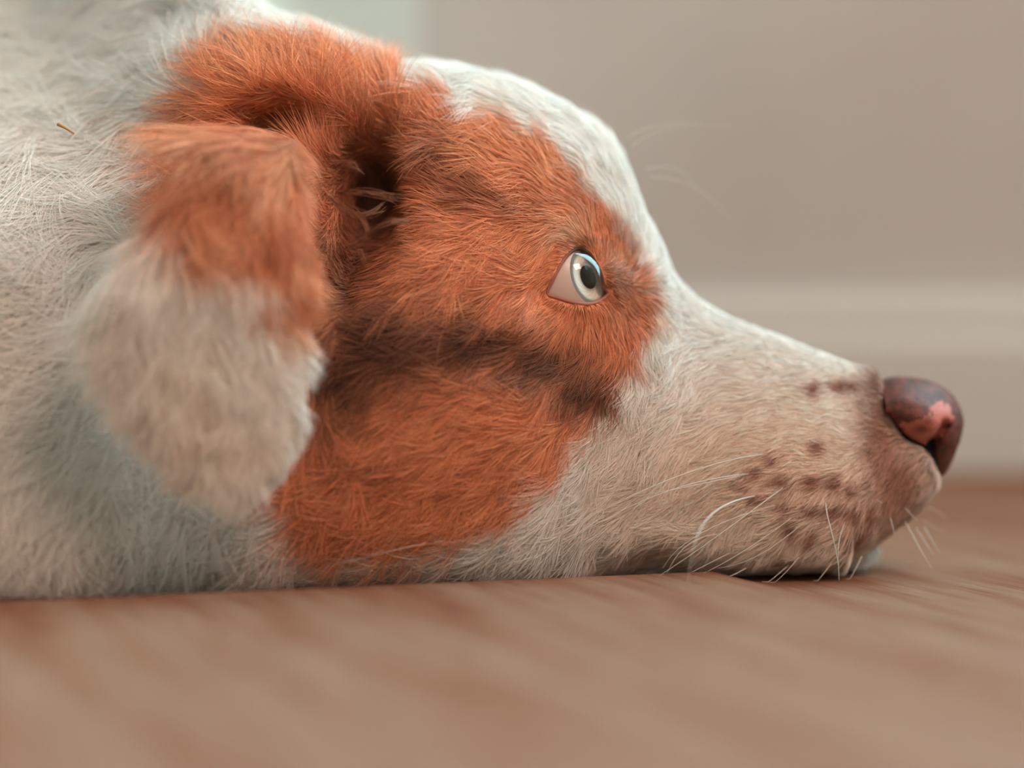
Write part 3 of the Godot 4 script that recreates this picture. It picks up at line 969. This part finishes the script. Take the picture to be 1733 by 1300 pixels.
# ---- eye
func lathe(rings: Array, axis: Vector3, centre: Vector3, cols: Array) -> ArrayMesh:   # rings of [radius, height along the axis]
	var n := 64
	var up := Vector3.UP if absf(axis.y) < 0.9 else Vector3.RIGHT
	var a := axis.cross(up).normalized()
	var b := axis.cross(a).normalized()
	var pos := PackedVector3Array()
	var col := PackedColorArray()
	for i in rings.size():
		for j in n:
			var f := TAU * j / n
			pos.append(centre + axis * rings[i][1] + (a * cos(f) + b * sin(f)) * rings[i][0])
			var c: Color = cols[i]
			var streak := 1.0 + 0.14 * sin(f * 23.0 + i) * sin(f * 9.0)
			col.append(Color(c.r * streak, c.g * streak, c.b * streak) if cols[0] != cols[-1] else c)
	var m := ArrayMesh.new()
	var nrm := grid_normals(pos, rings.size(), n, true)
	var p0 := rings.size() / 2 * n
	if nrm[p0].dot(pos[p0] - centre + axis * 0.0001) < 0:
		for k in nrm.size(): nrm[k] = -nrm[k]
	grid_mesh(m, pos, nrm, col, rings.size(), n, true)
	return m

func build_eye(dog: Node3D) -> void:
	var ax := gaze.normalized()
	var ci := sqrt(EYE_R * EYE_R - IRIS_R * IRIS_R)
	var rings := []
	var cols := []
	for k in 40:                                          # white of the eye: the ball without its front
		var t := PI * 0.999 - (PI * 0.999 - asin(IRIS_R / EYE_R)) * k / 39.0
		rings.append([EYE_R * sin(t), EYE_R * cos(t)])
		cols.append(Color(0.60, 0.47, 0.42))
	var sm := coat(0.25, 0.0)
	var eye := put("eye", lathe(rings, ax, eye_c, cols), sm, dog)
	tag(eye, "pale grey-green eye looking ahead to the right")
	rings = []
	cols = []
	for k in 24:
		var f := k / 23.0
		rings.append([lerpf(0.0025, IRIS_R, f), ci - 0.0003 + 0.0003 * f])
		var c := Color(0.34, 0.34, 0.30).lerp(Color(0.62, 0.61, 0.54), smoothstep(0.0, 0.3, f))
		c = c.lerp(Color(0.16, 0.12, 0.10), smoothstep(0.55, 0.80, f))
		cols.append(c)
	put("iris", lathe(rings, ax, eye_c, cols), coat(0.5, 0.0), eye)
	rings = []
	cols = []
	for k in 10:
		var f := k / 9.0
		rings.append([0.00258 * sin(f * PI / 2) + 0.00001, ci - 0.0012 + 0.0009 * (1.0 - cos(f * PI / 2))])
		cols.append(Color(0.012, 0.01, 0.01))
	var pm := coat(1.0, 0.0)
	pm.metallic_specular = 0.0
	put("pupil", lathe(rings, ax, eye_c, cols), pm, eye)
	rings = []
	cols = []
	var bulge := 0.0026
	var R := (IRIS_R * IRIS_R + bulge * bulge) / (2.0 * bulge)
	for k in 28:
		var t := 0.004 + (asin(minf((IRIS_R + 0.00005) / R, 1.0)) - 0.004) * k / 27.0
		rings.append([R * sin(t), ci + bulge - R + R * cos(t)])
		cols.append(Color.WHITE)
	var gl := StandardMaterial3D.new()
	gl.transparency = BaseMaterial3D.TRANSPARENCY_ALPHA
	gl.albedo_color = Color(1, 1, 1, 0.0)
	gl.roughness = 0.03
	gl.metallic_specular = 0.5
	put("cornea", lathe(rings, ax, eye_c, cols), gl, eye)
	# lid margins: a rounded rim round the opening, resting on the ball
	var n := opening.size()
	var pos := PackedVector3Array()
	var col := PackedColorArray()
	var nr := 10
	var ec := Vector2(OX + eye_c.x / S, FLOOR_V - eye_c.y / S)
	for i in n + 1:
		var q := opening[i % n]
		var tq := (opening[(i + 1) % n] - opening[(i - 1 + n) % n]).normalized()
		var p := Vector3((q.x - OX) * S, (FLOOR_V - q.y) * S, eye_surface((q - ec) * S) + 0.0003)
		var out := Vector3(-tq.y, -tq.x, 0)
		var upper := smoothstep(2.0, -14.0, q.y - 492.0)
		var c := Color(0.38, 0.15, 0.11).lerp(Color(0.06, 0.028, 0.022), upper * smoothstep(940, 975, q.x))
		for k in nr:
			var f := TAU * k / nr
			var rad := 0.00036
			pos.append(p + (out * cos(f) + Vector3(0, 0, 1) * sin(f)) * rad)
			col.append(c)
	var lm := ArrayMesh.new()
	var nm := grid_normals(pos, n + 1, nr, true)
	grid_mesh(lm, pos, nm, col, n + 1, nr, true)
	put("eyelid", lm, coat(0.4, 0.0), dog)

# ---- nose
const NOSE := [[1486, 652, 742, 11.2, 0.0], [1505, 640, 758, 12.2, 0.0], [1540, 638, 780, 12.4, 0.0], [1570, 643, 798, 11.4, 0.0], [1588, 650, 806, 10.2, 0.0], [1600, 657, 799, 8.8, 0.0], [1612, 669, 778, 7.0, 0.0], [1621, 684, 754, 5.0, 0.0], [1627, 700, 733, 3.0, 0.0], [1630, 716, 717, 0.2, 0.0]]
var nose_pink := PackedVector2Array([Vector2(1576, 686), Vector2(1590, 681), Vector2(1606, 692), Vector2(1612, 706), Vector2(1597, 722), Vector2(1585, 741), Vector2(1570, 759), Vector2(1547, 750), Vector2(1528, 730), Vector2(1524, 714), Vector2(1540, 712), Vector2(1556, 704), Vector2(1568, 704), Vector2(1573, 696)])
const NOSTRIL := [[1500, 704], [1508, 720], [1520, 736], [1538, 750], [1558, 761], [1572, 760], [1581, 746], [1590, 730], [1597, 720]]

func build_nose(dog: Node3D) -> void:
	var xs := PackedFloat32Array()
	var f := 0.0
	while f <= 1.0001:
		xs.append(lerpf(1486.0, 1630.0, 1.0 - pow(1.0 - f, 1.6)))
		f += 1.0 / 110.0
	var nx := xs.size()
	var ny := 190
	var pos := PackedVector3Array()
	var col := PackedColorArray()
	var zm := -0.0235
	var k := (DIST + 0.014) / DIST                     # the near wing of the nose lies here
	var km := (DIST - zm) / DIST
	var fine := FastNoiseLite.new()
	fine.noise_type = FastNoiseLite.TYPE_CELLULAR
	fine.frequency = 0.16
	fine.seed = 5
	var soft := FastNoiseLite.new()
	soft.frequency = 0.05
	soft.seed = 8
	var path := PackedVector2Array()
	for q in NOSTRIL: path.append(Vector2(OX + (q[0] - OX) * k, EYE_V + (q[1] - EYE_V) * k))
	var pink := PackedVector2Array()
	for q in nose_pink: pink.append(Vector2(OX + (q.x - OX) * k, EYE_V + (q.y - EYE_V) * k))
	for i in nx:
		var X := (xs[i] - OX) * S * km
		var hi := HGT - (tab(NOSE, xs[i], 1) - EYE_V) * S * km
		var lo := HGT - (tab(NOSE, xs[i], 2) - EYE_V) * S * km
		var w := tab(NOSE, xs[i], 3) * 0.001
		for j in ny:
			var phi := TAU * j / ny
			var t := 0.5 - 0.5 * cos(phi)
			var sn := sin(phi)
			var wid := w * pow(absf(sn), 0.62) * (0.80 + 0.42 * smoothstep(0.1, 0.6, t) - 0.22 * smoothstep(0.7, 1.0, t))
			var p := Vector3(X, lerpf(lo, hi, t), zm + signf(sn) * wid)
			var q := uv_of(p)
			var side := signf(sn)
			var d := 1e9
			var along := 0.0
			for a in path.size() - 1:
				var s := Geometry2D.get_closest_point_to_segment(q, path[a], path[a + 1])
				var dd := s.distance_to(q)
				if dd < d:
					d = dd
					along = a
			var open := 5.0 + (4.0 if along >= 5 else 0.0)
			var groove := exp(-d * d / (open * open)) * 4.4
			var wing := 1.5 * gauss(q.x, q.y, OX + (1556 - OX) * k, EYE_V + (716 - EYE_V) * k, 28, 24)
			var below := 0.0
			if q.y > EYE_V + (752 - EYE_V) * k: below = -1.6 * smoothstep(0, 20, q.y - EYE_V - (752 - EYE_V) * k)
			p.z += side * smoothstep(0.0, 0.4, absf(sn)) * (wing - groove + below) * 0.001
			var bumpy := fine.get_noise_2d(q.x, q.y + p.z * 8000.0) * 0.00015
			var radial := Vector3(0.3 if xs[i] > 1600 else 0.0, cos(PI - phi), side * absf(sn)).normalized()
			p += radial * bumpy
			pos.append(p)
			var c := Color(0.085, 0.040, 0.034)
			c = c.lerp(Color(0.17, 0.055, 0.042), clampf(0.5 + soft.get_noise_2d(q.x, q.y) * 1.2, 0, 1))
			var pk := smoothstep(-4.0, 4.0, poly_dist(pink, q) + soft.get_noise_2d(q.x * 1.3, q.y * 1.3) * 10.0 + 3.0)
			var bl := maxf(maxf(gauss(q.x, q.y, OX + (1553 - OX) * k, EYE_V + (724 - EYE_V) * k, 11, 6), gauss(q.x, q.y, OX + (1563 - OX) * k, EYE_V + (709 - EYE_V) * k, 9, 7)), gauss(q.x, q.y, OX + (1570 - OX) * k, EYE_V + (743 - EYE_V) * k, 5, 5))
			c = c.lerp(Color(0.52, 0.18, 0.15), pk * (1.0 - 0.8 * bl))
			col.append(c)
	var m := ArrayMesh.new()
	var nrm := grid_normals(pos, nx, ny, true)
	grid_mesh(m, pos, nrm, col, nx, ny, true)
	var mat := coat(0.55, 0.0)
	mat.metallic_specular = 0.28
	var o := put("nose", m, mat, dog)
	tag(o, "brown leathery nose with a pink nostril wing")

# ---- whiskers
func tube(pts: PackedVector3Array, r0: float, r1: float, c0: Color, c1: Color, sides := 5) -> ArrayMesh:
	var pos := PackedVector3Array()
	var col := PackedColorArray()
	var n := pts.size()
	for i in n:
		var t := (pts[mini(i + 1, n - 1)] - pts[maxi(i - 1, 0)]).normalized()
		var a := t.cross(Vector3(0.1, 0.2, 1)).normalized()
		var b := t.cross(a)
		var f := i / float(n - 1)
		for k in sides:
			var g := TAU * k / sides
			pos.append(pts[i] + (a * cos(g) + b * sin(g)) * lerpf(r0, r1, f))
			col.append(c0.lerp(c1, f))
	var m := ArrayMesh.new()
	grid_mesh(m, pos, grid_normals(pos, n, sides, true), col, n, sides, true)
	return m

# four points of each whisker as measured, depth (mm) at its root, how far it comes forward, thickness
const WHISKERS := [
	[1317, 767, 1200, 772, 1040, 840, 845, 965, -4, 16, 1.0], [1330, 800, 1190, 800, 1090, 830, 905, 950, -4, 12, 1.0], [1290, 838, 1190, 850, 1172, 900, 1165, 986, -3, 34, 1.35], [1350, 808, 1290, 850, 1190, 930, 1076, 1000, -3, 12, 1.0],
	[1362, 846, 1260, 862, 1150, 905, 1122, 962, -3, 10, 0.9], [1406, 819, 1380, 855, 1420, 905, 1420, 982, -5, 9, 1.2], [1442, 860, 1418, 900, 1416, 930, 1420, 960, -6, 8, 0.9], [1392, 866, 1330, 900, 1300, 950, 1215, 962, -4, 8, 0.85],
	[1418, 940, 1405, 958, 1390, 975, 1377, 992, -6, 4, 0.9], [1458, 942, 1450, 960, 1442, 975, 1432, 990, -8, 3, 0.9], [1530, 880, 1545, 908, 1560, 935, 1576, 961, -14, 6, 1.2], [1550, 894, 1560, 910, 1570, 924, 1579, 938, -16, 4, 1.0],
	[1564, 892, 1573, 908, 1582, 922, 1590, 935, -17, 4, 0.9], [1524, 850, 1532, 860, 1542, 871, 1552, 881, -13, 4, 0.9], [1506, 874, 1509, 884, 1512, 895, 1514, 907, -10, 4, 0.9], [1479, 836, 1481, 844, 1487, 849, 1494, 852, -8, 3, 0.8],
	[1369, 743, 1375, 746, 1382, 749, 1388, 751, -4, 2, 0.8], [1335, 956, 1320, 970, 1305, 982, 1290, 993, -4, 4, 0.8], [1361, 929, 1345, 955, 1325, 975, 1303, 993, -4, 5, 0.8], [1262, 962, 1230, 982, 1190, 992, 1142, 984, -2, 6, 0.8],
	[1250, 930, 1200, 950, 1150, 985, 1110, 992, -2, 6, 0.7], [1230, 905, 1180, 900, 1140, 930, 1124, 985, -2, 8, 0.8], [720, 920, 660, 932, 600, 948, 545, 962, 19, 4, 0.5], [1375, 850, 1310, 900, 1240, 950, 1180, 975, -3, 9, 0.8],
	[1062, 232, 1105, 205, 1170, 206, 1240, 214, -26, -6, 0.55], [1068, 248, 1110, 215, 1150, 212, 1190, 212, -26, -5, 0.5], [1092, 286, 1130, 275, 1165, 285, 1176, 320, -28, -8, 0.45], [1096, 300, 1160, 296, 1220, 340, 1240, 378, -28, -8, 0.4], [984, 310, 1000, 303, 1014, 308, 1026, 322, -6, 3, 0.7],
	[1570, 860, 1582, 862, 1592, 868, 1600, 878, -24, -3, 0.5], [1560, 880, 1576, 890, 1590, 898, 1600, 900, -26, -3, 0.5], [1282, 800, 1200, 815, 1120, 835, 1060, 842, -2, 10, 0.7]]

func build_whiskers(dog: Node3D) -> void:
	var mat := coat(0.35, 0.5)
	for w in WHISKERS:
		var pts := PackedVector3Array()
		for k in 19:
			var f := k / 18.0
			var a := Vector2(w[0], w[1])
			var q := a.bezier_interpolate(Vector2(w[2], w[3]), Vector2(w[4], w[5]), Vector2(w[6], w[7]), f)
			var p := P(q.x, q.y, (w[8] + w[9] * sin(f * PI * 0.6)) * 0.001)
			p.y = maxf(p.y, 0.0006)
			pts.append(p)
		put("whisker", tube(pts, 0.000135 * w[10], 0.00004 * w[10], Color(0.80, 0.76, 0.70), Color(0.86, 0.84, 0.80)), mat, dog)
